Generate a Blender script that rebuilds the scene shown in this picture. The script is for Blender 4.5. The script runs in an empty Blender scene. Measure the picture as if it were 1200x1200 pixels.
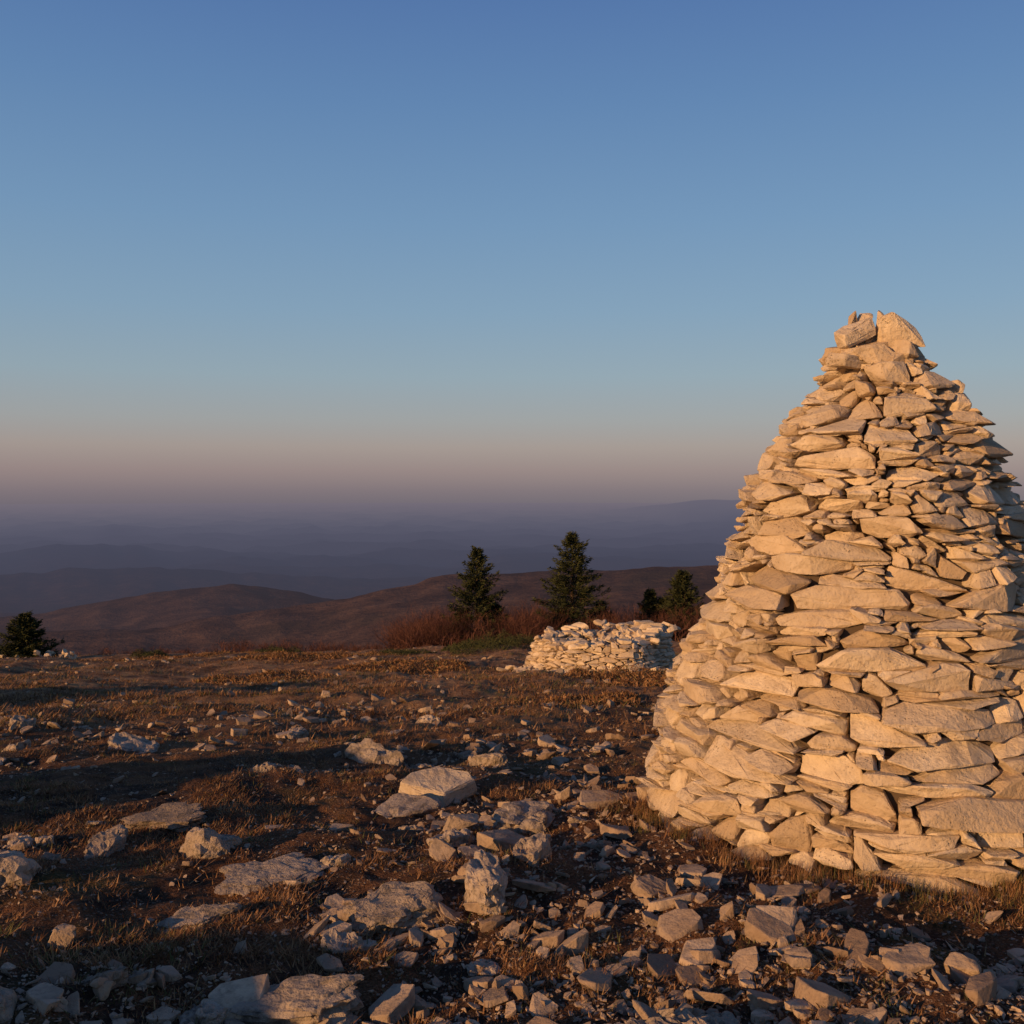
import bpy, bmesh, math, random
import numpy as np
from mathutils import Vector, Matrix, Euler, noise

random.seed(7); rng = np.random.default_rng(7)
S = bpy.context.scene
COL = S.collection
CAM_H = 1.58

# ---------------------------------------------------------------- noise
_perm = np.random.default_rng(3).permutation(4096)
_gr = np.random.default_rng(4).uniform(0, 2*math.pi, 4096)
def perlin(x, y, seed=0):
    x = np.asarray(x, float)+seed*17.3; y = np.asarray(y, float)+seed*9.7
    xi = np.floor(x).astype(int); yi = np.floor(y).astype(int)
    xf = x-xi; yf = y-yi
    def g(ix, iy, dx, dy):
        a = _gr[_perm[(_perm[ix & 4095]+iy) & 4095]]
        return np.cos(a)*dx+np.sin(a)*dy
    u = xf*xf*xf*(xf*(xf*6-15)+10); v = yf*yf*yf*(yf*(yf*6-15)+10)
    a = g(xi, yi, xf, yf); b = g(xi+1, yi, xf-1, yf)
    c = g(xi, yi+1, xf, yf-1); d = g(xi+1, yi+1, xf-1, yf-1)
    return (a*(1-u)+b*u)*(1-v)+(c*(1-u)+d*u)*v
def fbm(x, y, o=4, seed=0):
    s = 0; a = 1
    for i in range(o):
        s = s+a*perlin(x*2**i, y*2**i, seed+i); a *= .5
    return s
def smooth(a, b, x):
    t = np.clip((x-a)/(b-a), 0, 1); return t*t*(3-2*t)

# ---------------------------------------------------------------- ground height
_ky = np.array([-80,-20, 0, 2.5, 4, 5.3, 7, 10, 14, 20, 27, 35, 42, 48, 56, 70, 90, 150])
_kz = np.array([.1, .1, .05, .05, .02, -.13, -.36, -.75, -1.25, -2.0, -2.9, -3.95, -4.95, -5.95, -8.2, -13, -20, -38.])
_fy = np.linspace(-80, 150, 4601); _fz = np.interp(_fy, _ky, _kz)
_k = np.hanning(31); _k /= _k.sum()
_fz = np.convolve(np.pad(_fz, 15, mode='edge'), _k, mode='valid')
SHADE_MOUNDS = [(-10.8, 11.2, 1.7, 1.15), (-6.3, 3.5, 1.25, 1.0), (-3.9, .9, 1.0, .85)]  # unseen mounds added left of frame to cast shade on the visible ground
def G(x, y, fine=True):
    x = np.asarray(x, float); y = np.asarray(y, float)
    z = np.interp(y, _fy, _fz)+.020*x*smooth(8, 45, y)
    far = smooth(6, 25, y)
    for mx, my, mr, mh in SHADE_MOUNDS: z = z+mh*np.exp(-((x-mx)**2+(y-my)**2)/(mr*mr))
    z = z+perlin(x*.55, y*.55, 1)*(.10+.06*far)+perlin(x*.16, y*.16, 5)*.35*far+perlin(x*1.7, y*1.7, 2)*.08
    if fine:
        z = z+perlin(x*5, y*5, 3)*.035+perlin(x*13, y*13, 4)*.014+perlin(x*31, y*31, 6)*.006
    return z
def g1(x, y): return float(G(x, y))

# ---------------------------------------------------------------- mesh helpers
def mesh_np(name, V, F, mat, smooth_sh=False, cols=None):
    me = bpy.data.meshes.new(name)
    V = np.asarray(V, np.float32); F = np.asarray(F, np.int32)
    n, k = F.shape
    me.vertices.add(len(V)); me.vertices.foreach_set('co', V.ravel())
    me.loops.add(n*k); me.loops.foreach_set('vertex_index', F.ravel())
    me.polygons.add(n); me.polygons.foreach_set('loop_start', np.arange(0, n*k, k, dtype=np.int32))
    me.polygons.foreach_set('use_smooth', np.full(n, smooth_sh))
    me.update(calc_edges=True)
    if cols is not None:
        at = me.attributes.new('tint', 'FLOAT', 'POINT'); at.data.foreach_set('value', np.asarray(cols, np.float32))
    ob = bpy.data.objects.new(name, me); COL.objects.link(ob)
    me.materials.append(mat)
    return ob

def hull_geo(pts, bevel=0.0, segs=1):
    bm = bmesh.new()
    for p in pts: bm.verts.new(p)
    r = bmesh.ops.convex_hull(bm, input=bm.verts)
    dead = [v for v in bm.verts if not v.link_faces]
    if dead: bmesh.ops.delete(bm, geom=dead, context='VERTS')
    bmesh.ops.dissolve_limit(bm, angle_limit=math.radians(7), verts=bm.verts, edges=bm.edges)
    if bevel > 0:
        try: bmesh.ops.bevel(bm, geom=list(bm.edges), offset=bevel, segments=segs, affect='EDGES', clamp_overlap=True)
        except Exception: pass
    bmesh.ops.triangulate(bm, faces=bm.faces)
    bm.verts.index_update()
    V = np.array([v.co[:] for v in bm.verts]); F = np.array([[v.index for v in f.verts] for f in bm.faces])
    bm.free()
    return V, F

class Acc:
    def __init__(s): s.V = []; s.F = []; s.n = 0
    def add(s, V, F):
        s.V.append(V); s.F.append(F+s.n); s.n += len(V)
    def build(s, name, mat, sm=False):
        return mesh_np(name, np.vstack(s.V), np.vstack(s.F), mat, sm)

# ---------------------------------------------------------------- materials
class NT:
    def __init__(s, name):
        s.m = bpy.data.materials.new(name); s.m.use_nodes = True
        s.t = s.m.node_tree; s.t.nodes.clear()
    def n(s, typ, **kw):
        nd = s.t.nodes.new(typ)
        for k, v in kw.items(): setattr(nd, k, v)
        return nd
    def l(s, a, b): s.t.links.new(a, b)
    def noise(s, vec, scale, detail=5, rough=.55):
        nd = s.n('ShaderNodeTexNoise'); nd.inputs['Scale'].default_value = scale
        nd.inputs['Detail'].default_value = detail; nd.inputs['Roughness'].default_value = rough
        s.l(vec, nd.inputs['Vector']); return nd.outputs['Fac']
    def ramp(s, fac, stops, interp='LINEAR'):
        r = s.n('ShaderNodeValToRGB'); cr = r.color_ramp; cr.interpolation = interp
        while len(cr.elements) < len(stops): cr.elements.new(.5)
        for e, (p, c) in zip(cr.elements, stops):
            e.position = p; e.color = (*c, 1) if len(c) == 3 else c
        s.l(fac, r.inputs[0]); return r.outputs[0]
    def mix(s, fac, a, b, mode='MIX'):
        m = s.n('ShaderNodeMix', data_type='RGBA', blend_type=mode)
        for inp, v in ((m.inputs['Factor'], fac), (m.inputs['A'], a), (m.inputs['B'], b)):
            if hasattr(v, 'links'): s.l(v, inp)
            elif isinstance(v, (int, float)): inp.default_value = v
            else: inp.default_value = (*v, 1)
        return m.outputs['Result']
    def math(s, op, a, b=0.0, clamp=False):
        m = s.n('ShaderNodeMath', operation=op, use_clamp=clamp)
        for i, v in enumerate((a, b)):
            if hasattr(v, 'links'): s.l(v, m.inputs[i])
            else: m.inputs[i].default_value = v
        return m.outputs[0]
    def principled(s, col, rough=.9, bump=None, bstr=.4, bdist=.01, spec=.2):
        p = s.n('ShaderNodeBsdfPrincipled'); p.inputs['Roughness'].default_value = rough
        p.inputs['Specular IOR Level'].default_value = spec
        if hasattr(col, 'links'): s.l(col, p.inputs['Base Color'])
        else: p.inputs['Base Color'].default_value = (*col, 1)
        if bump is not None:
            b = s.n('ShaderNodeBump'); b.inputs['Strength'].default_value = bstr; b.inputs['Distance'].default_value = bdist
            s.l(bump, b.inputs['Height']); s.l(b.outputs[0], p.inputs['Normal'])
        o = s.n('ShaderNodeOutputMaterial'); s.l(p.outputs[0], o.inputs[0])
        return s.m

def stone_mat(name, c_dark, c_mid, c_light, lichen=.0, bd=.008, pits=False):
    N = NT(name)
    geo = N.n('ShaderNodeNewGeometry'); pos = geo.outputs['Position']; rnd = geo.outputs['Random Per Island']
    cv = N.n('ShaderNodeCombineXYZ'); r10 = N.math('MULTIPLY', rnd, 40.0)
    N.l(r10, cv.inputs[0]); N.l(rnd, cv.inputs[1]); N.l(r10, cv.inputs[2])
    va = N.n('ShaderNodeVectorMath', operation='ADD'); N.l(pos, va.inputs[0]); N.l(cv.outputs[0], va.inputs[1])
    v = va.outputs[0]
    base = N.ramp(rnd, [(0, c_dark), (.25, c_mid), (.5, (c_mid[0]*.88, c_mid[1]*.92, c_mid[2]*1.0)), (.75, c_light), (1, tuple(np.array(c_mid)*.93))])
    n1 = N.noise(v, 9, 4, .6); n2 = N.noise(v, 45, 5, .68)
    c = N.mix(N.ramp(n1, [(.38, (0, 0, 0)), (.66, (1, 1, 1))]), base, N.mix(.6, base, c_dark), 'MIX')
    c = N.mix(N.ramp(n2, [(.30, (1, 1, 1)), (.44, (0, 0, 0))]), c, N.mix(.5, c, (c_dark[0]*.5, c_dark[1]*.45, c_dark[2]*.4)))
    h = N.math('ADD', N.math('MULTIPLY', n1, 1.2), N.math('MULTIPLY', n2, .8))
    if pits:
        vo = N.n('ShaderNodeTexVoronoi'); vo.inputs['Scale'].default_value = 62; N.l(v, vo.inputs['Vector'])
        pm = N.math('MULTIPLY', N.ramp(vo.outputs['Distance'], [(.10, (1, 1, 1)), (.24, (0, 0, 0))]), N.ramp(N.noise(v, 4, 2), [(.55, (0, 0, 0)), (.62, (1, 1, 1))]))
        c = N.mix(N.math('MULTIPLY', pm, .65), c, (c_dark[0]*.4, c_dark[1]*.35, c_dark[2]*.3))
        h = N.math('SUBTRACT', h, N.math('MULTIPLY', pm, .35))
    if lichen > 0:
        lm = N.math('MULTIPLY', N.ramp(N.noise(v, 16, 4, .7), [(.52, (0, 0, 0)), (.6, (1, 1, 1))]), lichen)
        c = N.mix(lm, c, (.10, .085, .07))
    return N.principled(c, .92, h, .85, bd, .12)

M_cairn = stone_mat('limestone_pale', (.40, .29, .18), (.59, .455, .305), (.70, .565, .395), 0, .018, True)
M_rock = stone_mat('limestone_ground', (.20, .135, .09), (.37, .265, .18), (.52, .39, .27), .3, .012)
M_crag = stone_mat('limestone_weathered', (.24, .18, .13), (.40, .31, .23), (.48, .38, .29), .6, .03)
_N = NT('painted_gap_shade'); M_gap_shade = _N.principled((.09, .062, .04), 1)  # dark brown paints shade into the gaps between cairn stones

def ground_mat():
    N = NT('stony_soil'); geo = N.n('ShaderNodeNewGeometry'); pos = geo.outputs['Position']
    med = N.noise(pos, 3.2, 5, .65); fin = N.noise(pos, 28, 5, .7); vf = N.noise(pos, 110, 3, .7)
    soil = N.ramp(fin, [(.3, (.022, .013, .009)), (.55, (.062, .036, .024)), (.75, (.14, .084, .054))])
    grass = N.ramp(vf, [(.3, (.055, .025, .012)), (.5, (.15, .070, .033)), (.72, (.31, .16, .08))])
    green = N.ramp(vf, [(.3, (.03, .03, .010)), (.7, (.12, .105, .035))])
    c = N.mix(N.ramp(med, [(.44, (0, 0, 0)), (.54, (1, 1, 1))]), soil, grass)
    c = N.mix(N.math('MULTIPLY', N.ramp(N.noise(pos, .9, 4, .6), [(.57, (0, 0, 0)), (.66, (1, 1, 1))]), .7), c, green)
    sp = N.n('ShaderNodeSeparateXYZ'); N.l(pos, sp.inputs[0])
    mr = N.n('ShaderNodeMapRange'); mr.inputs[1].default_value = 6; mr.inputs[2].default_value = 16; N.l(sp.outputs[1], mr.inputs[0])
    medfar = N.noise(pos, 1.3, 8, .78)
    farc = N.ramp(medfar, [(.34, (.05, .028, .018)), (.46, (.19, .10, .053)), (.57, (.46, .26, .125)), (.70, (.18, .15, .062))])
    c = N.mix(N.math('MULTIPLY', mr.outputs[0], .88), c, farc)
    vo = N.n('ShaderNodeTexVoronoi'); vo.inputs['Scale'].default_value = 55; N.l(pos, vo.inputs['Vector'])
    pb = N.math('MULTIPLY', N.ramp(vo.outputs['Distance'], [(.25, (1, 1, 1)), (.4, (0, 0, 0))]), N.ramp(N.noise(pos, 5, 3), [(.46, (0, 0, 0)), (.58, (1, 1, 1))]))
    c = N.mix(N.math('MULTIPLY', pb, .7), c, (.29, .21, .15))
    h = N.math('ADD', N.math('MULTIPLY', fin, 1.0), N.math('ADD', N.math('MULTIPLY', vf, .5), N.math('MULTIPLY', pb, .5)))
    return N.principled(c, .97, h, 1.0, .035, .1)
M_ground = ground_mat()

def tint_mat(name, stops, rough=.9):
    N = NT(name)
    a = N.n('ShaderNodeAttribute', attribute_name='tint')
    c = N.ramp(a.outputs['Fac'], stops)
    return N.principled(c, rough, None, spec=.1)
M_grass = tint_mat('dry_grass', [(0, (.06, .028, .013)), (.35, (.18, .085, .038)), (.7, (.38, .215, .10)), (.85, (.15, .12, .045)), (1, (.08, .085, .028))])
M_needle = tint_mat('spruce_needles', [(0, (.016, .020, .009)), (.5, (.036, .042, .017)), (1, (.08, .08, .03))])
M_twig = tint_mat('bare_twigs', [(0, (.05, .022, .017)), (1, (.17, .075, .05))])
_N = NT('bark'); M_bark = _N.principled((.07, .045, .03), .95)

# ---------------------------------------------------------------- ground sheet
def axis(segs):
    out = []
    for a, b, s in segs: out.append(np.linspace(a, b, max(2, int((b-a)/s)), endpoint=False))
    out.append([segs[-1][1]]); return np.concatenate(out)
ys = axis([(-60, -5, 2), (-5, 1.5, .2), (1.5, 6, .02), (6, 10, .04), (10, 20, .1), (20, 60, .3), (60, 140, 3)])
xs = axis([(-150, -40, 6), (-40, -12, .5), (-12, -4, .12), (-4, -2.2, .04), (-2.2, 2.4, .02), (2.4, 5, .04), (5, 12, .12), (12, 40, .5), (40, 150, 6)])
X, Y = np.meshgrid(xs, ys); Z = G(X, Y)
ny, nx = X.shape
idx = np.arange(ny*nx).reshape(ny, nx)
F = np.stack([idx[:-1, :-1], idx[:-1, 1:], idx[1:, 1:], idx[1:, :-1]], -1).reshape(-1, 4)
ground = mesh_np('ground', np.stack([X, Y, Z], -1).reshape(-1, 3), F, M_ground, True)

# ---------------------------------------------------------------- hills to the horizon
r = np.geomspace(95, 95000, 460); az = np.radians(np.linspace(-100, 100, 900))
R, A = np.meshgrid(r, az, indexing='ij')
t = np.tan(np.clip(A, -1.25, 1.25))
HX = R*np.sin(A); HY = R*np.cos(A)
q = 600+1200*t
def ridge(tab):
    k = np.array(tab, float); z = np.interp(q, k[:, 0], k[:, 1]); return -(z-575)/1200
cosA = np.clip(np.cos(A), .3, 1)
lr = np.log(R)
floor_ = np.interp(lr, np.log([95, 150, 300, 600, 900, 1400, 2600, 5000, 12000, 95000]), [-30, -44, -66, -99, -150, -230, -330, -470, -520, -560])
def layer(tab, r0, front, back, und=0, sd=0):
    zr = 1.58+ridge(tab)*r0*cosA
    zr = zr+und*fbm(np.sin(A)*14, np.cos(A)*14+R/r0*3, 4, sd)
    d = R-r0
    return zr-np.where(d < 0, -d*front, d*back)
def smax(a, b, k):
    h = np.clip(.5+.5*(b-a)/k, 0, 1); return a*(1-h)+b*h+k*h*(1-h)
B = layer([(-900, 735), (0, 742), (200, 733), (330, 714), (400, 701), (450, 691), (520, 677), (620, 671), (700, 668), (850, 660), (1000, 655), (2400, 650)], 1400, .035, .18, 6, 11)
A1 = layer([(-900, 760), (0, 722), (60, 714), (130, 702), (200, 690), (260, 685), (300, 686), (350, 693), (400, 702), (500, 718), (700, 740), (2400, 760)], 2300, .06, .2, 7, 15)
A2 = layer([(-900, 700), (-200, 705), (0, 716), (120, 728), (300, 745), (2400, 790)], 3600, .1, .2, 10, 19)
C0 = layer([(-900, 668), (0, 672), (150, 664), (260, 668), (420, 680), (520, 688), (2400, 700)], 5200, .07, .15, 30, 21)
C = layer([(-900, 638), (0, 646), (120, 634), (200, 644), (330, 660), (450, 664), (600, 654), (760, 644), (900, 650), (2400, 640)], 8200, .05, .12, 55, 23)
D = layer([(-900, 612), (0, 622), (130, 613), (300, 630), (450, 640), (600, 632), (800, 616), (900, 612), (2400, 620)], 14500, .03, .06, 100, 27)
E = layer([(-900, 600), (0, 606), (400, 608), (650, 603), (740, 593), (830, 584), (1000, 581), (1200, 586), (2400, 590)], 28000, .02, .03, 90, 31)
HZ = floor_+fbm(HX/900, HY/900, 4, 41)*np.clip(R/9000, 0, 1)*110
for L_, k in ((B, 12), (A1, 15), (A2, 25), (C0, 40), (C, 60), (D, 80), (E, 100)): HZ = smax(HZ, L_, k)
HZ = HZ+fbm(HX/140, HY/140, 4, 51)*np.clip((R-300)/1500, 0, 1)*9
HZ = HZ-(R**2)/(2*7.4e6)
ny, nx = HX.shape; idx = np.arange(ny*nx).reshape(ny, nx)
F = np.stack([idx[:-1, :-1], idx[1:, :-1], idx[1:, 1:], idx[:-1, 1:]], -1).reshape(-1, 4)
def hill_mat():
    N = NT('hills_painted_haze'); geo = N.n('ShaderNodeNewGeometry'); pos = geo.outputs['Position']
    n1 = N.noise(pos, .014, 6, .7); n2 = N.noise(pos, .0022, 5, .6)
    c = N.ramp(n1, [(.3, (.035, .021, .017)), (.5, (.09, .052, .037)), (.7, (.17, .100, .067))])
    c = N.mix(N.ramp(n2, [(.5, (0, 0, 0)), (.62, (1, 1, 1))]), c, (.05, .040, .030))
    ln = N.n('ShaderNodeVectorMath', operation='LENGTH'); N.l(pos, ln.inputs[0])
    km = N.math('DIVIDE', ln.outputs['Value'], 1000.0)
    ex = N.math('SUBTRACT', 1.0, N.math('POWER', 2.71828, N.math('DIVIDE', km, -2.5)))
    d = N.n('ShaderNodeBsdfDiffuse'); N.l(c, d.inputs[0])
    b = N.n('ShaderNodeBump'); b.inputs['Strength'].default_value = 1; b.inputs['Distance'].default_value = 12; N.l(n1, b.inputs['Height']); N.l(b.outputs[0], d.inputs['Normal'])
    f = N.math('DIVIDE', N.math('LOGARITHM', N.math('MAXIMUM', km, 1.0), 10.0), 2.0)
    painted_haze = N.ramp(f, [(0, (.050, .037, .044)), (.2, (.052, .043, .056)), (.35, (.054, .055, .083)), (.44, (.064, .067, .103)), (.54, (.088, .089, .132)), (.60, (.104, .103, .147)), (.68, (.130, .122, .164)), (.75, (.150, .135, .174)), (.86, (.168, .147, .184)), (1, (.178, .153, .188))])
    e = N.n('ShaderNodeEmission'); N.l(painted_haze, e.inputs[0])  # aerial haze painted as emission, blended in with distance from the site
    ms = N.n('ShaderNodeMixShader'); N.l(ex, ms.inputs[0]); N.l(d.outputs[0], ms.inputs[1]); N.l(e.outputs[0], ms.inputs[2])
    o = N.n('ShaderNodeOutputMaterial'); N.l(ms.outputs[0], o.inputs[0]); return N.m
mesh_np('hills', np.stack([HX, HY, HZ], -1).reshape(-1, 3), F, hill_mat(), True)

# ---------------------------------------------------------------- dry-stone packing
def pack(acc, cx, cy, Rf, z_base, z_top_f, wmean, dth_n=900, hr=lambda z: (.15, .40), lean=None, depth=(.14, .26), jit=.024, ex=1.0, ey=1.0, seed=1, gap=.004):
    rs = random.Random(seed)
    n = dth_n; dth = 2*math.pi/n
    th = np.arange(n)*dth
    sky = z_base(th).astype(float)
    top = z_top_f(th)
    cnt = 0
    while cnt < 6000:
        act = np.where(sky < top)[0]
        if len(act) == 0: break
        i = act[np.argmin(sky[act])]; z0 = sky[i]; rr = max(Rf(z0, th[i]), .05)
        sz = wmean(z0)
        w = sz*math.exp(rs.gauss(0, .58)); w = min(max(w, sz*.30), sz*2.6)
        w = min(w, rr*1.3)
        h = w*rs.uniform(*hr(z0))
        h = min(max(h, .022), .125)
        if w < sz*.7: h = max(h, w*rs.uniform(.28, .8))
        nb = max(4, int(w/rr/dth)); tol = rs.uniform(.012, .042)
        a = b = 0
        side = rs.random() < .5
        while a+b+1 < nb:
            okl = sky[(i-a-1) % n] < z0+tol; okr = sky[(i+b+1) % n] < z0+tol
            if not okl and not okr: break
            if side and okl or not okr: a += 1
            else: b += 1
            if rs.random() < .1: side = not side
        m = a+b+1
        ids = (i-a+np.arange(m)) % n
        wr = m*dth*rr
        nl = sky[(i-a-1) % n]-z0; nr = sky[(i+b+1) % n]-z0
        if wr < .035:
            sky[ids] = z0+max(min(nl, nr), .01); continue
        if m < nb*.7 and min(nl, nr) > .02:
            h = min(h, max(.022, min(nl, nr)*rs.uniform(.85, 1.15)))
        h = min(h, wr*.95)
        K = rs.choice([4, 5, 5, 6])
        s = np.linspace(0, 1, K)
        s[1:-1] += np.array([rs.uniform(-.09, .09) for _ in range(K-2)])
        ang0 = (i-a)*dth; span = m*dth
        tilt = rs.gauss(0, .22)*h
        bot = np.array([sky[ids[min(m-1, int(v*m))]] for v in s])+gap
        prof = np.array([rs.uniform(.74, 1.0) for _ in s])
        prof[0] *= rs.uniform(.3, 1); prof[-1] *= rs.uniform(.3, 1)
        tp = z0+h*prof+(s-.5)*tilt*2
        tp = np.maximum(tp, bot+.010)
        j = max(-.04, min(.028, rs.gauss(0, jit)))
        yaw = rs.gauss(0, .17)*wr; pitch = rs.gauss(0, .34)*h
        yaw = max(-.055, min(.055, yaw)); pitch = max(-.022, min(.022, pitch))
        fs = rs.uniform(.84, 1.0); fz = rs.uniform(.6, 1.0); fr = rs.uniform(.004, .03)
        dep = rs.uniform(*depth)
        pts = []
        gx = .003/max(wr, .05)
        for (rad, shr, shz) in ((0, fs, fz), (-fr, 1.0, .98), (-dep*.6, .97, .95), (-dep, .72, .7)):
            for kk in range(K):
                sv = .5+(s[kk]-.5)*(shr-2*gx)
                zc = (bot[kk]+tp[kk])/2
                for (zz, sg) in ((bot[kk], -1), (tp[kk], 1)):
                    z = zc+(zz-zc)*shz+rs.gauss(0, .003)
                    aa = ang0+span*sv+rs.gauss(0, .05)*span/K*2
                    if kk in (0, K-1) and rs.random() < .5:
                        aa += (1 if kk == 0 else -1)*span*rs.uniform(0, .13)
                    rd = Rf(z, aa)+j+(sv-.5)*yaw+sg*pitch+rad+rs.gauss(0, .010)*(1 if rad > -.1 else 2)
                    rd = max(rd, .005)
                    ox, oy = (lean(z) if lean else (0, 0))
                    pts.append((cx+ox+rd*math.sin(aa)*ex, cy+oy-rd*math.cos(aa)*ey, z))
        V, Fc = hull_geo(pts, min(.0035, h*.04))
        acc.add(V, Fc); cnt += 1
        st = np.interp(np.linspace(0, 1, m), s, np.maximum(tp, z0+h*.64))
        sky[ids] = np.maximum(sky[ids]+.004, st)
    return cnt

def free_stone(seed, dims, npts=16, bevel=.006, flat=.75):
    rs = np.random.default_rng(seed); pts = []
    for _ in range(npts):
        v = rs.normal(size=3); v /= np.linalg.norm(v)
        v = np.sign(v)*np.abs(v)**flat
        v *= rs.uniform(.8, 1.05)
        pts.append(tuple(v*np.array(dims)/2))
    return hull_geo(pts, bevel)
def slab(seed, dims, k=7, bevel=.004):
    rs = np.random.default_rng(seed); pts = []
    an = np.linspace(0, 6.283, k, endpoint=False)+rs.normal(0, .28, k)
    tl = rs.normal(0, .12, 2)
    for a in an:
        rr = rs.uniform(.72, 1.1)
        for sg in (-1, 1):
            ins = rs.uniform(.78, 1.02)
            x = math.cos(a)*rr*ins*dims[0]/2; y = math.sin(a)*rr*ins*dims[1]/2
            pts.append((x, y, sg*dims[2]/2*rs.uniform(.7, 1.1)+x*tl[0]*(sg > 0)+y*tl[1]*(sg > 0)))
        if rs.random() < .4: pts.append((math.cos(a)*rr*1.04*dims[0]/2, math.sin(a)*rr*1.04*dims[1]/2, rs.uniform(-.2, .2)*dims[2]))
    return hull_geo(pts, bevel)
def xf(V, loc, rot):
    M = np.array(Euler(rot).to_matrix()); return V@M.T+np.array(loc)

def roughen(ob, strength, size, lev=1):
    m = ob.modifiers.new('sub', 'SUBSURF'); m.subdivision_type = 'SIMPLE'; m.levels = lev; m.render_levels = lev
    t_ = bpy.data.textures.new(ob.name+'_tx', 'CLOUDS'); t_.noise_scale = size; t_.noise_depth = 4
    d = ob.modifiers.new('disp', 'DISPLACE'); d.texture = t_; d.texture_coords = 'GLOBAL'; d.strength = strength; d.mid_level = .5

# main cairn
CX, CY = 1.92, 5.3
pz = np.array([-.4, -.16, .01, .36, .67, .94, 1.29, 1.45, 1.60, 1.87, 2.00, 2.14, 2.27, 2.40, 2.55])
pr = np.array([1.26, 1.23, 1.20, 1.105, .98, .885, .725, .685, .635, .475, .37, .26, .175, .10, .02])
def Rc(z, a):
    return float(np.interp(z, pz, pr))+.026*math.sin(5*a+z*4.3+1)+.018*math.sin(11*a-z*7)+.014*math.sin(3*a+z*3)+.014*math.sin(z*9+a*2)
def leanc(z):
    return (float(np.interp(z, [0, .9, 1.3, 1.6, 1.87, 2.0, 2.14, 2.27, 2.42], [0, -.01, -.02, -.055, -.03, -.005, -.01, -.05, -.075])), 0)
cb = lambda th: G(CX+1.17*np.sin(th), CY-1.17*np.cos(th))-.05
wm = lambda z: float(np.interp(z, [-.2, .3, .8, 1.3, 1.8, 2.3], [.36, .34, .28, .195, .155, .14]))
hrc = lambda z: (float(np.interp(z, [.2, 1.2, 2], [.13, .18, .24])), float(np.interp(z, [.2, 1.2, 2], [.32, .44, .64])))
acc = Acc()
n1 = pack(acc, CX, CY, Rc, cb, lambda th: np.full(len(th), 2.25)+.03*np.sin(3*th), wm, hr=hrc, lean=leanc, seed=41)
print('cairn stones', n1)
caps = [((-.07, -.06, 2.30), (.42, .28, .08), (.1, -.15, .3)), ((.03, -.12, 2.36), (.28, .08, .22), (.22, .62, -.1)), ((-.18, -.08, 2.37), (.28, .14, .09), (.2, -.45, .2)),
        ((-.10, .0, 2.44), (.10, .06, .16), (0, .2, .2)), ((-.18, -.01, 2.44), (.11, .06, .15), (.1, -.35, .5)), ((-.04, -.05, 2.43), (.09, .07, .15), (.2, -.1, 1)), ((-.05, .02, 2.38), (.2, .12, .14), (.1, .1, .4)),
        ((.04, .03, 2.42), (.12, .08, .15), (.1, .6, .4)), ((.13, -.04, 2.27), (.2, .16, .1), (.2, .6, 0)), ((-.2, .0, 2.29), (.28, .2, .08), (0, -.2, .5)), ((0, .12, 2.32), (.3, .2, .1), (0, .1, 1)), ((-.22, -.12, 2.23), (.32, .16, .07), (.1, .1, .3)), ((.17, .0, 2.2), (.2, .14, .08), (.1, .7, .3)), ((.0, -.16, 2.22), (.3, .14, .09), (.3, -.2, 0))]
for k, (p, d, ro) in enumerate(caps):
    V, Fc = slab(100+k, d, 6, .003) if d[2] < .12 else free_stone(140+k, d, 10, .002, .5)
    acc.add(xf(V, (CX+p[0], CY+p[1], p[2]), ro), Fc)
cairn = bpy.data.objects.new('stone_cairn', None); COL.objects.link(cairn)
o = acc.build('cairn_stones', M_cairn); roughen(o, .018, .045, 1); o.parent = cairn
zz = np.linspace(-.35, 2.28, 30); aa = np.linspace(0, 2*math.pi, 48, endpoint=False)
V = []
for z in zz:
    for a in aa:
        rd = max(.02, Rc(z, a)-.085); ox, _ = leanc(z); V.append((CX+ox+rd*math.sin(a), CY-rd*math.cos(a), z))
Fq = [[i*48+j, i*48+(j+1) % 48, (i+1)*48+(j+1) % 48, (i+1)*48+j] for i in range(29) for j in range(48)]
o = mesh_np('cairn_gap_shade_core', V, Fq, M_gap_shade); o.parent = cairn  # solid inner cone, coloured dark to read as shade behind the stones

# low ring wall
acc = Acc(); WX, WY = 1.95, 21.3
zb = g1(WX, WY-1.3)
Rw = lambda z, a: 1.55-max(0, z-zb)*.32+.10*math.sin(3*a+1)+.05*math.sin(7*a)
wb = lambda th: G(WX+1.5*np.sin(th), WY-1.4*np.cos(th))-.05
n2 = pack(acc, WX, WY, Rw, wb, lambda th: zb+.60+.12*np.sin(th-.2)+.07*np.sin(5*th+2)+.05*np.sin(9*th), lambda z: .29, dth_n=700, jit=.06, depth=(.25, .45), seed=9, ey=.95, gap=.008)
for k in range(260):
    a = random.uniform(0, 6.28); q_ = random.uniform(.2, 1.3)
    x = WX+q_*math.sin(a)*1.1; y = WY-q_*math.cos(a)
    V, Fc = slab(300+k, (random.uniform(.2, .5), random.uniform(.15, .3), random.uniform(.05, .11)), 6, .006)
    acc.add(xf(V, (x, y, zb+.36+.20*q_+random.uniform(-.05, .12)+.10*math.sin(a)), (random.gauss(0, .4), random.gauss(0, .4), random.uniform(0, 6))), Fc)
for k in range(110):
    a = random.uniform(-2.4, 2.4); q_ = random.uniform(1.45, 2.2)
    x = WX+q_*math.sin(a); y = WY-q_*math.cos(a)
    V, Fc = slab(600+k, (random.uniform(.12, .4), random.uniform(.1, .25), random.uniform(.05, .11)), 6, .006)
    acc.add(xf(V, (x, y, g1(x, y)+.02), (random.gauss(0, .3), random.gauss(0, .3), random.uniform(0, 6))), Fc)
acc.build('low_stone_ring_wall', M_cairn)
acc = Acc()
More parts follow.
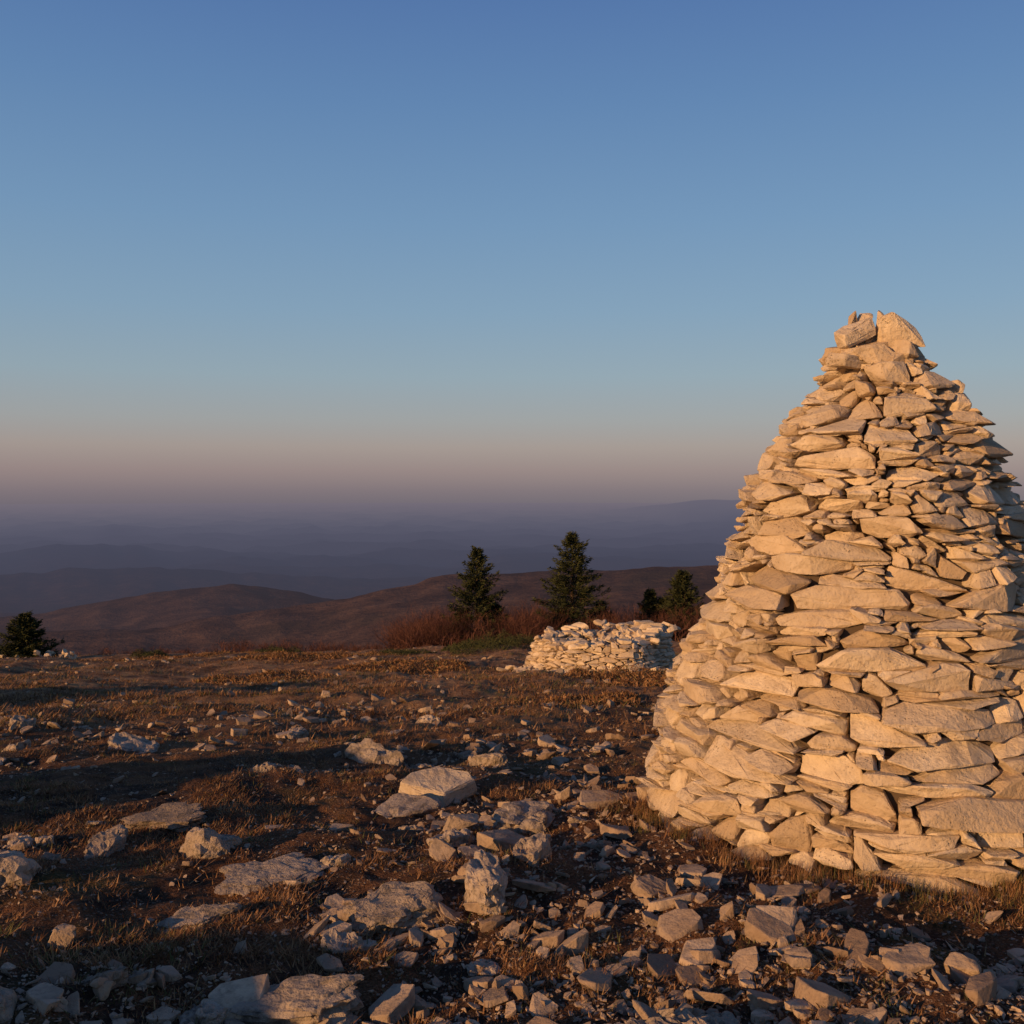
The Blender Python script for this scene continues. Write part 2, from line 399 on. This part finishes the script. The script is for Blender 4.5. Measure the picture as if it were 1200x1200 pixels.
for k in range(46):
    x = -20.0+random.gauss(0, .45)+(0 if k % 3 else 1.9); y = 41+random.gauss(0, .4)
    V, Fc = slab(800+k, (random.uniform(.2, .5), random.uniform(.15, .4), random.uniform(.1, .22)), 6, .006)
    acc.add(xf(V, (x, y, g1(x, y)+abs(random.gauss(.1, .15))), (random.gauss(0, .4), random.gauss(0, .4), random.uniform(0, 6))), Fc)
acc.build('stone_heap', M_cairn)

# ---------------------------------------------------------------- scattered stones
lib = []
for k in range(28):
    fl = random.uniform(.3, .75)
    V, Fc = free_stone(1000+k, (1, random.uniform(.55, .95), fl*.8), random.choice([8, 10, 12]), 0, .65); lib.append((V, Fc))
libb = []
for k in range(40):
    if k % 3: V, Fc = slab(2000+k, (1, random.uniform(.5, .95), random.uniform(.12, .34)), random.choice([5, 6, 7, 8]), .014)
    else: V, Fc = free_stone(2000+k, (1, random.uniform(.5, .9), random.uniform(.3, .6)), random.choice([10, 12, 14]), .016, .6)
    libb.append((V, Fc))
def rough_lib(seed, dims, amp=.085, k=8):
    V, Fc = slab(seed, dims, k, .03)
    bm = bmesh.new(); vs = [bm.verts.new(v) for v in V]
    for f in Fc:
        try: bm.faces.new([vs[i] for i in f])
        except Exception: pass
    for thr in (.14, .10, .07):
        bmesh.ops.subdivide_edges(bm, edges=[e for e in bm.edges if e.calc_length() > thr], cuts=1, use_grid_fill=True)
        bmesh.ops.triangulate(bm, faces=bm.faces)
    bm.normal_update()
    for v in bm.verts:
        p = v.co+Vector((seed*3.1, 0, 0))
        n_ = noise.fractal(p*3.0, .85, 2.1, 5)
        rid = 1-abs(noise.noise(p*4.5))*2
        v.co += v.normal*(n_*amp-max(0, rid-.55)*.10)
    bm.verts.index_update()
    V = np.array([v.co[:] for v in bm.verts]); F_ = np.array([[v.index for v in f.verts] for f in bm.faces]); bm.free(); return V, F_
libr = [rough_lib(3000+k, (1, random.uniform(.55, .9), random.uniform(.22, .38))) for k in range(16)]
def scatter(name, N_, y0, y1, smin, smax, power, mat, L, mask=None, sink=.25, tiltsd=.25, sh=False):
    out = Acc(); u = rng.random(N_)
    Yp = y0*(y1/y0)**u
    Xp = rng.uniform(-1, 1, N_)*(.60*Yp+.8)
    if mask is not None:
        k = rng.random(N_) < mask(Xp, Yp); Xp = Xp[k]; Yp = Yp[k]
    d = np.hypot(Xp-CX, Yp-CY); k = d > 1.22+smax*.4; Xp = Xp[k]; Yp = Yp[k]
    n = len(Xp); Zp = G(Xp, Yp)
    sz = smin*((smax/smin)**(rng.random(n)**power))
    li = rng.integers(0, len(L), n)
    for q_ in range(len(L)):
        m = np.where(li == q_)[0]
        if not len(m): continue
        V, Fc = L[q_]; k = len(m)
        yaw = rng.uniform(0, 6.283, k); tx = rng.normal(0, tiltsd, k); ty = rng.normal(0, tiltsd, k)
        c, s = np.cos(yaw), np.sin(yaw)
        P = V[None]*sz[m][:, None, None]*np.stack([rng.uniform(.8, 1.2, k), rng.uniform(.8, 1.2, k), rng.uniform(.7, 1.3, k)], -1)[:, None, :]
        x = P[..., 0]*c[:, None]-P[..., 1]*s[:, None]; y = P[..., 0]*s[:, None]+P[..., 1]*c[:, None]
        z = P[..., 2]+x*tx[:, None]+y*ty[:, None]
        hh = (V[:, 2].max())*sz[m]*(1-sink*2)
        W = np.stack([x+Xp[m][:, None], y+Yp[m][:, None], z+(Zp[m]+hh)[:, None]], -1)
        nv = len(V)
        FF = Fc[None]+(np.arange(k)*nv)[:, None, None]
        out.add(W.reshape(-1, 3), FF.reshape(-1, 3))
    print(name, n)
    return out.build(name, mat, sh)
def dens(x, y):
    base = smooth(.04, .34, fbm(x*.8, y*1.0, 3, 61))
    path = np.exp(-((x-.15-.05*(y-4))/(.65+.05*y))**2)*smooth(9.5, 6, y)*smooth(-.25, .2, fbm(x*1.2, y*1.2, 2, 66)+.12)
    right = smooth(.4, 1.0, x)*smooth(5, 4, y)*.8
    return np.clip(base*.7+path*.95+right*.5+.04, 0, 1)
scatter('gravel', 80000, 2.2, 14, .007, .032, 1.5, M_rock, lib, lambda x, y: np.clip(dens(x, y)*.75+.14, 0, 1))
scatter('loose_stones', 11500, 2.3, 16, .026, .11, 1.8, M_rock, libb, lambda x, y: np.clip(dens(x, y)**1.4*.85+.03, 0, 1), .3, .33)
scatter('flat_stones', 1500, 2.5, 14, .09, .22, 1.6, M_rock, libb[1:3]+libb[4:6]+libb[7:9]+libb[10:12]+libb[13:15], lambda x, y: dens(x, y)**2*.7, .33, .24)
scatter('bedrock_outcrops', 520, 2.6, 11, .10, .52, 1.4, M_crag, libr, lambda x, y: .55*smooth(.05, .25, fbm(x*.7+5, y*.9, 3, 63))*smooth(1.3, .4, x)+.25*dens(x, y)*smooth(1.0, .4, x), .48, .12)
scatter('plateau_stones', 12000, 8, 46, .03, .20, 2.2, M_rock, libb, lambda x, y: .08+.85*smooth(.0, .3, fbm(x*.3, y*.4, 3, 71)), .2)

def rock(name, x, y, dims, rot, seed, mat, npts=18, up=.25, rough=.02, lev=2, sl=False):
    V, Fc = slab(seed, dims, 7, .008) if sl else free_stone(seed, dims, npts, min(dims)*.05, .62)
    a = Acc(); a.add(xf(V, (x, y, g1(x, y)+dims[2]*up), rot), Fc)
    o = a.build(name, mat); roughen(o, rough, max(dims)*.16, lev); return o
def crag(x, y, dims, rotz, seed, up=.2):
    V, Fc = rough_lib(seed, (1, 1, 1), .13, 9)
    a = Acc(); a.add(xf(V*np.array(dims), (x, y, g1(x, y)+dims[2]*up), (.08, -.08, rotz)), Fc)
    return a.build('weathered_rock', M_crag)
rock('flat_boulder', -.42, 6.05, (.60, .36, .11), (.28, .20, -.15), 38, M_cairn, 14, .85, .04, 2, True)
rock('flat_boulder', -.58, 5.7, (.46, .34, .12), (0, .1, .5), 12, M_crag, 14, .3, .03)
crag(-.11, 3.86, (.20, .38, .17), .1, 13, .3)
crag(-.47, 3.75, (.36, .26, .12), .3, 14, .2)
crag(-.66, 3.08, (.44, .24, .11), -.1, 15, .2)
crag(-1.0, 4.2, (.44, .32, .08), .5, 16, .2)
crag(-1.15, 3.72, (.28, .18, .08), .5, 26, .2)
crag(-1.75, 5.2, (.5, .3, .08), .2, 27, .2)
crag(.05, 5.1, (.36, .26, .12), .9, 28, .2)
rock('angular_rock', .92, 3.52, (.18, .14, .14), (.1, .1, .3), 17, M_rock, 13, .35, .012)
rock('angular_rock', 1.44, 3.22, (.17, .12, .10), (.4, .4, .9), 18, M_rock, 12, .35, .012)
rock('angular_rock', -1.52, 3.45, (.11, .07, .13), (.2, .5, .3), 19, M_rock, 11, .3, .012)
rock('angular_rock', -.29, 4.32, (.15, .12, .11), (.2, .1, .9), 20, M_rock, 12, .35, .012)
rock('flat_rock', -.04, 4.62, (.28, .20, .08), (.1, .1, .2), 21, M_rock, 14, .35, .012, 2, True)
rock('flat_rock', -.26, 4.9, (.22, .16, .10), (.1, .2, .2), 22, M_rock, 14, .35, .012)
rock('flat_rock', .45, 5.3, (.34, .22, .06), (.05, .05, .2), 23, M_rock, 14, .35, .012, 2, True)
rock('flat_rock', .55, 4.0, (.19, .15, .05), (.15, .05, .2), 24, M_rock, 14, .35, .012, 2, True)
rock('flat_rock', -.32, 3.12, (.13, .09, .04), (.15, .05, .2), 25, M_rock, 14, .35, .012)

# ---------------------------------------------------------------- grass
def tufts(name, N_, y0, y1, hmin, hmax, blades, mask, rad, green=.12, spread=1.0, wid=.05, mat=None):
    u = rng.random(N_); Yp = y0*(y1/y0)**u; Xp = rng.uniform(-1, 1, N_)*(.60*Yp+.8)
    k = rng.random(N_) < mask(Xp, Yp); Xp = Xp[k]; Yp = Yp[k]
    k = np.hypot(Xp-CX, Yp-CY) > 1.2; Xp = Xp[k]; Yp = Yp[k]
    n = len(Xp); hs = rng.uniform(hmin, hmax, n)
    Bx = np.repeat(Xp, blades); By = np.repeat(Yp, blades); H = np.repeat(hs, blades)*rng.uniform(.4, 1.15, n*blades)
    a = rng.uniform(0, 6.283, n*blades); rr_ = np.repeat(hs, blades)*rad*np.sqrt(rng.random(n*blades))
    bx = Bx+np.cos(a)*rr_; by = By+np.sin(a)*rr_; bz = G(bx, by)-.004
    lean_ = H*rng.uniform(.1, 1.2, n*blades)*spread; a2 = a+rng.normal(0, .7, n*blades)
    px_, py_ = -np.sin(a2), np.cos(a2); w = H*wid+.0008
    v0 = np.stack([bx-px_*w, by-py_*w, bz], -1); v1 = np.stack([bx+px_*w, by+py_*w, bz], -1)
    v2 = np.stack([bx+np.cos(a2)*lean_, by+np.sin(a2)*lean_, bz+H*.85], -1)
    V = np.stack([v0, v1, v2], 1).reshape(-1, 3)
    gt = rng.random(n) < green*(1+2*(fbm(Xp*.5, Yp*.5, 2, 81) > .1))
    t0 = np.where(gt, .93, rng.uniform(.1, .72, n))
    tt = np.clip(np.repeat(t0, blades)+rng.normal(0, .08, n*blades), 0, 1)
    print(name, n)
    return mesh_np(name, V, np.arange(len(V)).reshape(-1, 3), mat or M_grass, False, np.repeat(tt, 3))
gm = lambda x, y: np.clip(.12+1.0*smooth(-.08, .16, fbm(x*1.1, y*1.1, 3, 91)), 0, 1)*(1-.75*np.clip(dens(x, y), 0, 1))
tufts('dry_grass', 44000, 2.2, 18, .014, .045, 16, gm, 1.6, .08, 1.5)
tufts('plateau_grass', 50000, 8, 50, .03, .10, 9, lambda x, y: smooth(7, 15, y)*np.clip(.12+1.3*smooth(-.06, .22, fbm(x*.35, y*.45, 4, 95)), 0, 1), 2.0, .12, 1.6, .07)
def fringe():
    n = 230; a = rng.uniform(-1.6, 1.4, n); rr_ = 1.24+rng.random(n)**2*.22
    X_ = CX+np.sin(a)*rr_; Y_ = CY-np.cos(a)*rr_; bl = 24
    Bx = np.repeat(X_, bl)+rng.normal(0, .02, n*bl); By = np.repeat(Y_, bl)+rng.normal(0, .02, n*bl)
    H = rng.uniform(.02, .085, n*bl); bz = G(Bx, By)-.004; a2 = rng.uniform(0, 6.283, n*bl); l = H*rng.uniform(.1, .9, n*bl); w = .0012
    v0 = np.stack([Bx-np.sin(a2)*w, By+np.cos(a2)*w, bz], -1); v1 = np.stack([Bx+np.sin(a2)*w, By-np.cos(a2)*w, bz], -1)
    v2 = np.stack([Bx+np.cos(a2)*l, By+np.sin(a2)*l, bz+H], -1)
    V = np.stack([v0, v1, v2], 1).reshape(-1, 3); F3 = np.arange(n*bl*3).reshape(-1, 3)
    mesh_np('grass_fringe', V, F3, M_grass, False, np.repeat(np.repeat(np.where(rng.random(n) < .3, .9, rng.uniform(.2, .75, n)), bl), 3))
fringe()

# ---------------------------------------------------------------- trees and shrubs
def tube(acc, p0, p1, r0, r1, k=5):
    p0 = np.array(p0, float); p1 = np.array(p1, float); d = p1-p0; d /= np.linalg.norm(d)+1e-9
    u = np.cross(d, [0.3, .9, .2]); u /= np.linalg.norm(u)+1e-9; v = np.cross(d, u)
    an = np.arange(k)*2*math.pi/k
    ring = np.cos(an)[:, None]*u+np.sin(an)[:, None]*v
    V = np.vstack([p0+ring*r0, p1+ring*r1]); F_ = []
    for i in range(k):
        j = (i+1) % k; F_ += [[i, j, k+j], [i, k+j, k+i]]
    acc.add(V, np.array(F_))
def spruce(x, y, H, W, seed, dens_=1.0, nm='spruce_tree'):
    rs = np.random.default_rng(seed); z0 = g1(x, y)-.1
    par = bpy.data.objects.new(nm, None); COL.objects.link(par)
    tr = Acc(); nseg = 8
    for i in range(nseg):
        a, b = i/nseg, (i+1)/nseg
        tube(tr, (x, y, z0+a*H*.98), (x, y, z0+b*H*.98), .035*H*(1-a)*.8+.008, .035*H*(1-b)*.8+.008, 7)
    Vs = []; ts = []
    z = .04*H
    while z < H*.985:
        f = z/H; L = W/2*(1-f)**.80*1.08*rs.uniform(.85, 1.12)
        nb = int(6+3*(1-f)); off = rs.uniform(0, 6.28)
        for b in range(nb):
            if rs.random() < .15: continue
            an = off+b*6.283/nb+rs.normal(0, .25); l = L*rs.uniform(.45, 1.25)+.06
            up0 = rs.normal(.12, .14)+f*.45
            tip = np.array([math.cos(an)*l, math.sin(an)*l, l*(up0-.12)])
            st = np.array([x, y, z0+z+rs.normal(0, .03)])
            tube(tr, st, st+tip, .012*(1-f)+.006, .003, 3)
            m = int((16+66*l)*dens_)
            s = rs.uniform(.12, 1.0, m)**.8
            c = st+tip*s[:, None]; c[:, 2] += -.14*l*np.sin(s*3.14)*.5
            side = rs.normal(0, 1, m); wd = .24*l*(1.08-s)+.03
            perp = np.array([-math.sin(an), math.cos(an), 0])
            c = c+perp*(side*wd*.5)[:, None]; c[:, 2] += rs.normal(-.02, .05, m)
            d = (tip/l)[None]*.6+perp*np.sign(side)[:, None]*rs.uniform(.2, .9, m)[:, None]+rs.normal(0, .25, (m, 3)); d /= np.linalg.norm(d, axis=1)[:, None]
            nn = rs.normal(0, 1, (m, 3)); w = np.cross(d, nn); w /= np.linalg.norm(w, axis=1)[:, None]
            ln = rs.uniform(.07, .17, m)[:, None]; wd2 = rs.uniform(.012, .026, m)[:, None]
            tri = np.stack([c-w*wd2, c+w*wd2, c+d*ln+w*wd2*.4, c+d*ln-w*wd2*.4], 1)
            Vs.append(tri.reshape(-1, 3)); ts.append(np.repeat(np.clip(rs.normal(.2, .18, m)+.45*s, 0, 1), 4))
        z += rs.uniform(.09, .145)*(.6+.6*(1-f))*max(.6, H/4.4)
    o = tr.build('trunk_and_limbs', M_bark); o.parent = par
    V = np.vstack(Vs); F4 = np.arange(len(V)).reshape(-1, 4)
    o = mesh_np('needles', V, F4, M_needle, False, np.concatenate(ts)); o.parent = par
def at(px, d): return ((px-600)/1200*d, d)
for (px, d, H, W, sd, de) in ((559, 44, 4.75, 3.4, 1, 1.0), (671, 44, 5.1, 3.9, 2, 1.0), (800, 45, 3.4, 2.7, 3, 1.0), (762, 46, 2.5, 1.7, 4, .9), (28, 41, 2.0, 2.4, 5, 1.3), (778, 46, 2.2, 2.0, 6, 1), (580, 45, 2.3, 2.0, 7, .9), (704, 45, 2.2, 2.0, 8, 1), (538, 44, 1.9, 1.7, 9, 1), (655, 45, 1.9, 2.0, 10, 1)):
    x, y = at(px, d); spruce(x, y, H, W, sd, de)

def shrubs():
    V = []; T = []; rs = np.random.default_rng(31)
    def twig(p, d, L, w, lev, t):
        q_ = p+d*L; s = np.cross(d, rs.normal(0, 1, 3)); s /= np.linalg.norm(s)+1e-9
        V.extend([p-s*w, p+s*w, q_+s*w*.5, q_-s*w*.5]); T.extend([t]*4)
        if lev > 0:
            for _ in range(rs.integers(2, 4)):
                dd = d+rs.normal(0, .42, 3); dd[2] = abs(dd[2])*.9+.15; dd /= np.linalg.norm(dd)
                twig(p+d*L*rs.uniform(.5, 1), dd, L*rs.uniform(.55, .8), w*.6, lev-1, np.clip(t+rs.normal(0, .1), 0, 1))
    spots = []
    for _ in range(110): spots.append((rs.uniform(460, 730), rs.uniform(41, 48), rs.uniform(.9, 1.6)))
    for _ in range(50): spots.append((rs.uniform(478, 545), rs.uniform(42, 48), rs.uniform(1.5, 2.2)))
    for _ in range(60): spots.append((rs.uniform(590, 650), rs.uniform(42, 48), rs.uniform(1.4, 2.3)))
    for _ in range(70): spots.append((rs.uniform(700, 870), rs.uniform(42, 48), rs.uniform(1.2, 2.0)))
    for _ in range(90): spots.append((rs.uniform(260, 480), rs.uniform(43, 48), rs.uniform(.3, .8)))
    for _ in range(60): spots.append((rs.uniform(-200, 260), rs.uniform(43, 48), rs.uniform(.2, .5)))
    for px, d, sc in spots:
        x, y = at(px, d); z = g1(x, y)-.05; t = rs.uniform(.1, .9)
        for _ in range(7):
            dd = np.array([rs.normal(0, .45), rs.normal(0, .45), 1.]); dd /= np.linalg.norm(dd)
            twig(np.array([x+rs.normal(0, .15), y+rs.normal(0, .15), z]), dd, sc*.52, .013, 3, t)
    V_ = np.array(V); mesh_np('bare_shrubs', V_, np.arange(len(V_)).reshape(-1, 4), M_twig, False, T)
shrubs()

def juniper(x, y, rx, ry, h, seed, n=9000, mat=None, bias=.55):
    rs = np.random.default_rng(seed); a = rs.uniform(0, 6.283, n); q_ = np.sqrt(rs.random(n))
    X_ = x+np.cos(a)*q_*rx*(1+.2*np.sin(3*a+seed)); Y_ = y+np.sin(a)*q_*ry
    lump = .6+.9*fbm(X_*1.7, Y_*1.7, 2, seed)
    Zt = h*np.sqrt(np.clip(1-q_**2, 0, 1))*np.clip(lump, .15, 1.3)
    Z_ = G(X_, Y_)+Zt*rs.uniform(.35, 1.0, n)
    c = np.stack([X_, Y_, Z_], -1); d = rs.normal(0, 1, (n, 3)); d[:, 2] = np.abs(d[:, 2]); d /= np.linalg.norm(d, axis=1)[:, None]
    w = np.cross(d, rs.normal(0, 1, (n, 3))); w /= np.linalg.norm(w, axis=1)[:, None]
    ln = rs.uniform(.03, .08, n)[:, None]; wd = .009
    V = np.stack([c-w*wd, c+w*wd, c+d*ln+w*wd*.3, c+d*ln-w*wd*.3], 1).reshape(-1, 3)
    mesh_np('juniper_shrub' if mat is None else 'heather_shrub', V, np.arange(4*n).reshape(-1, 4), mat or M_needle, False, np.repeat(np.clip(rs.normal(bias, .25, n), 0, 1), 4))
for k, (px, d, rx, h, br) in enumerate(((580, 34, 1.9, .6, 0), (745, 17.5, 1.4, .30, 1), (175, 40, .7, .5, 0), (330, 41, 1.0, .4, 0), (690, 13, .8, .12, 1), (800, 15.5, 1.0, .3, 1), (250, 36, 2.2, .22, 1), (470, 34, 1.0, .2, 0), (160, 30, 2.0, .25, 1), (350, 26, 1.6, .18, 1), (480, 22, 1.5, .15, 1), (420, 30, 1.5, .3, 1), (300, 20, 1.3, .14, 1))):
    x, y = at(px, d); juniper(x, y, rx, rx*.8, h, 70+k, int(5200*rx*max(.6, rx*.5)), M_grass if br else None, .4 if br else .8)

# ---------------------------------------------------------------- sun, sky, camera
SUN_EL = math.radians(11.5); SUN_AZ = math.radians(180+51)
sd = Vector((math.sin(SUN_AZ)*math.cos(SUN_EL), math.cos(SUN_AZ)*math.cos(SUN_EL), math.sin(SUN_EL)))
L = bpy.data.lights.new('sun', 'SUN'); L.energy = 5.0; L.angle = math.radians(.53); L.color = (1, .57, .245)
lo = bpy.data.objects.new('sun', L); COL.objects.link(lo); lo.rotation_euler = (-sd).to_track_quat('-Z', 'Y').to_euler()
w = bpy.data.worlds.new('World'); S.world = w; w.use_nodes = True; nt = w.node_tree; nt.nodes.clear()
sky = nt.nodes.new('ShaderNodeTexSky'); sky.sky_type = 'NISHITA'; sky.sun_disc = False
sky.sun_elevation = SUN_EL; sky.sun_rotation = SUN_AZ; sky.altitude = 900; sky.air_density = 1.0; sky.dust_density = 1.0; sky.ozone_density = 2
bg = nt.nodes.new('ShaderNodeBackground'); bg.inputs[1].default_value = .10
geo = nt.nodes.new('ShaderNodeTexCoord'); sep = nt.nodes.new('ShaderNodeSeparateXYZ'); nt.links.new(geo.outputs['Generated'], sep.inputs[0])
mr = nt.nodes.new('ShaderNodeMapRange'); mr.inputs[1].default_value = -.05; mr.inputs[2].default_value = .95; nt.links.new(sep.outputs[2], mr.inputs[0])
rp = nt.nodes.new('ShaderNodeValToRGB'); cr = rp.color_ramp
def s2l(c): return tuple(((v/255+.055)/1.055)**2.4 for v in c)
st = [(-.0125, (109, 101, 117)), (0, (125, 112, 123)), (.02, (149, 129, 132)), (.042, (164, 148, 144)), (.068, (160, 160, 161)), (.11, (149, 167, 178)), (.17, (134, 163, 187)), (.25, (118, 153, 188)), (.35, (99, 136, 181)), (.44, (83, 118, 172)), (.75, (52, 80, 132))]
while len(cr.elements) < len(st): cr.elements.new(.5)
for e, (z, c) in zip(cr.elements, st):
    e.position = (z+.05)/1.0; e.color = (*[v*10 for v in s2l(c)], 1)
nt.links.new(mr.outputs[0], rp.inputs[0])
mx = nt.nodes.new('ShaderNodeMix'); mx.data_type = 'RGBA'; mx.inputs['Factor'].default_value = .86
nt.links.new(sky.outputs[0], mx.inputs['A']); nt.links.new(rp.outputs[0], mx.inputs['B'])
nt.links.new(mx.outputs['Result'], bg.inputs[0]); wo = nt.nodes.new('ShaderNodeOutputWorld'); nt.links.new(bg.outputs[0], wo.inputs[0])

cam = bpy.data.cameras.new('camera'); co = bpy.data.objects.new('camera', cam); COL.objects.link(co)
cam.sensor_width = 36; cam.lens = 36.0; cam.clip_end = 200000; cam.clip_start = .05
co.location = (0, 0, CAM_H); co.rotation_euler = (math.radians(90)-math.atan(25/1200), 0, 0)
S.camera = co
S.view_settings.view_transform = 'Standard'; S.view_settings.look = 'None'; S.view_settings.exposure = 0
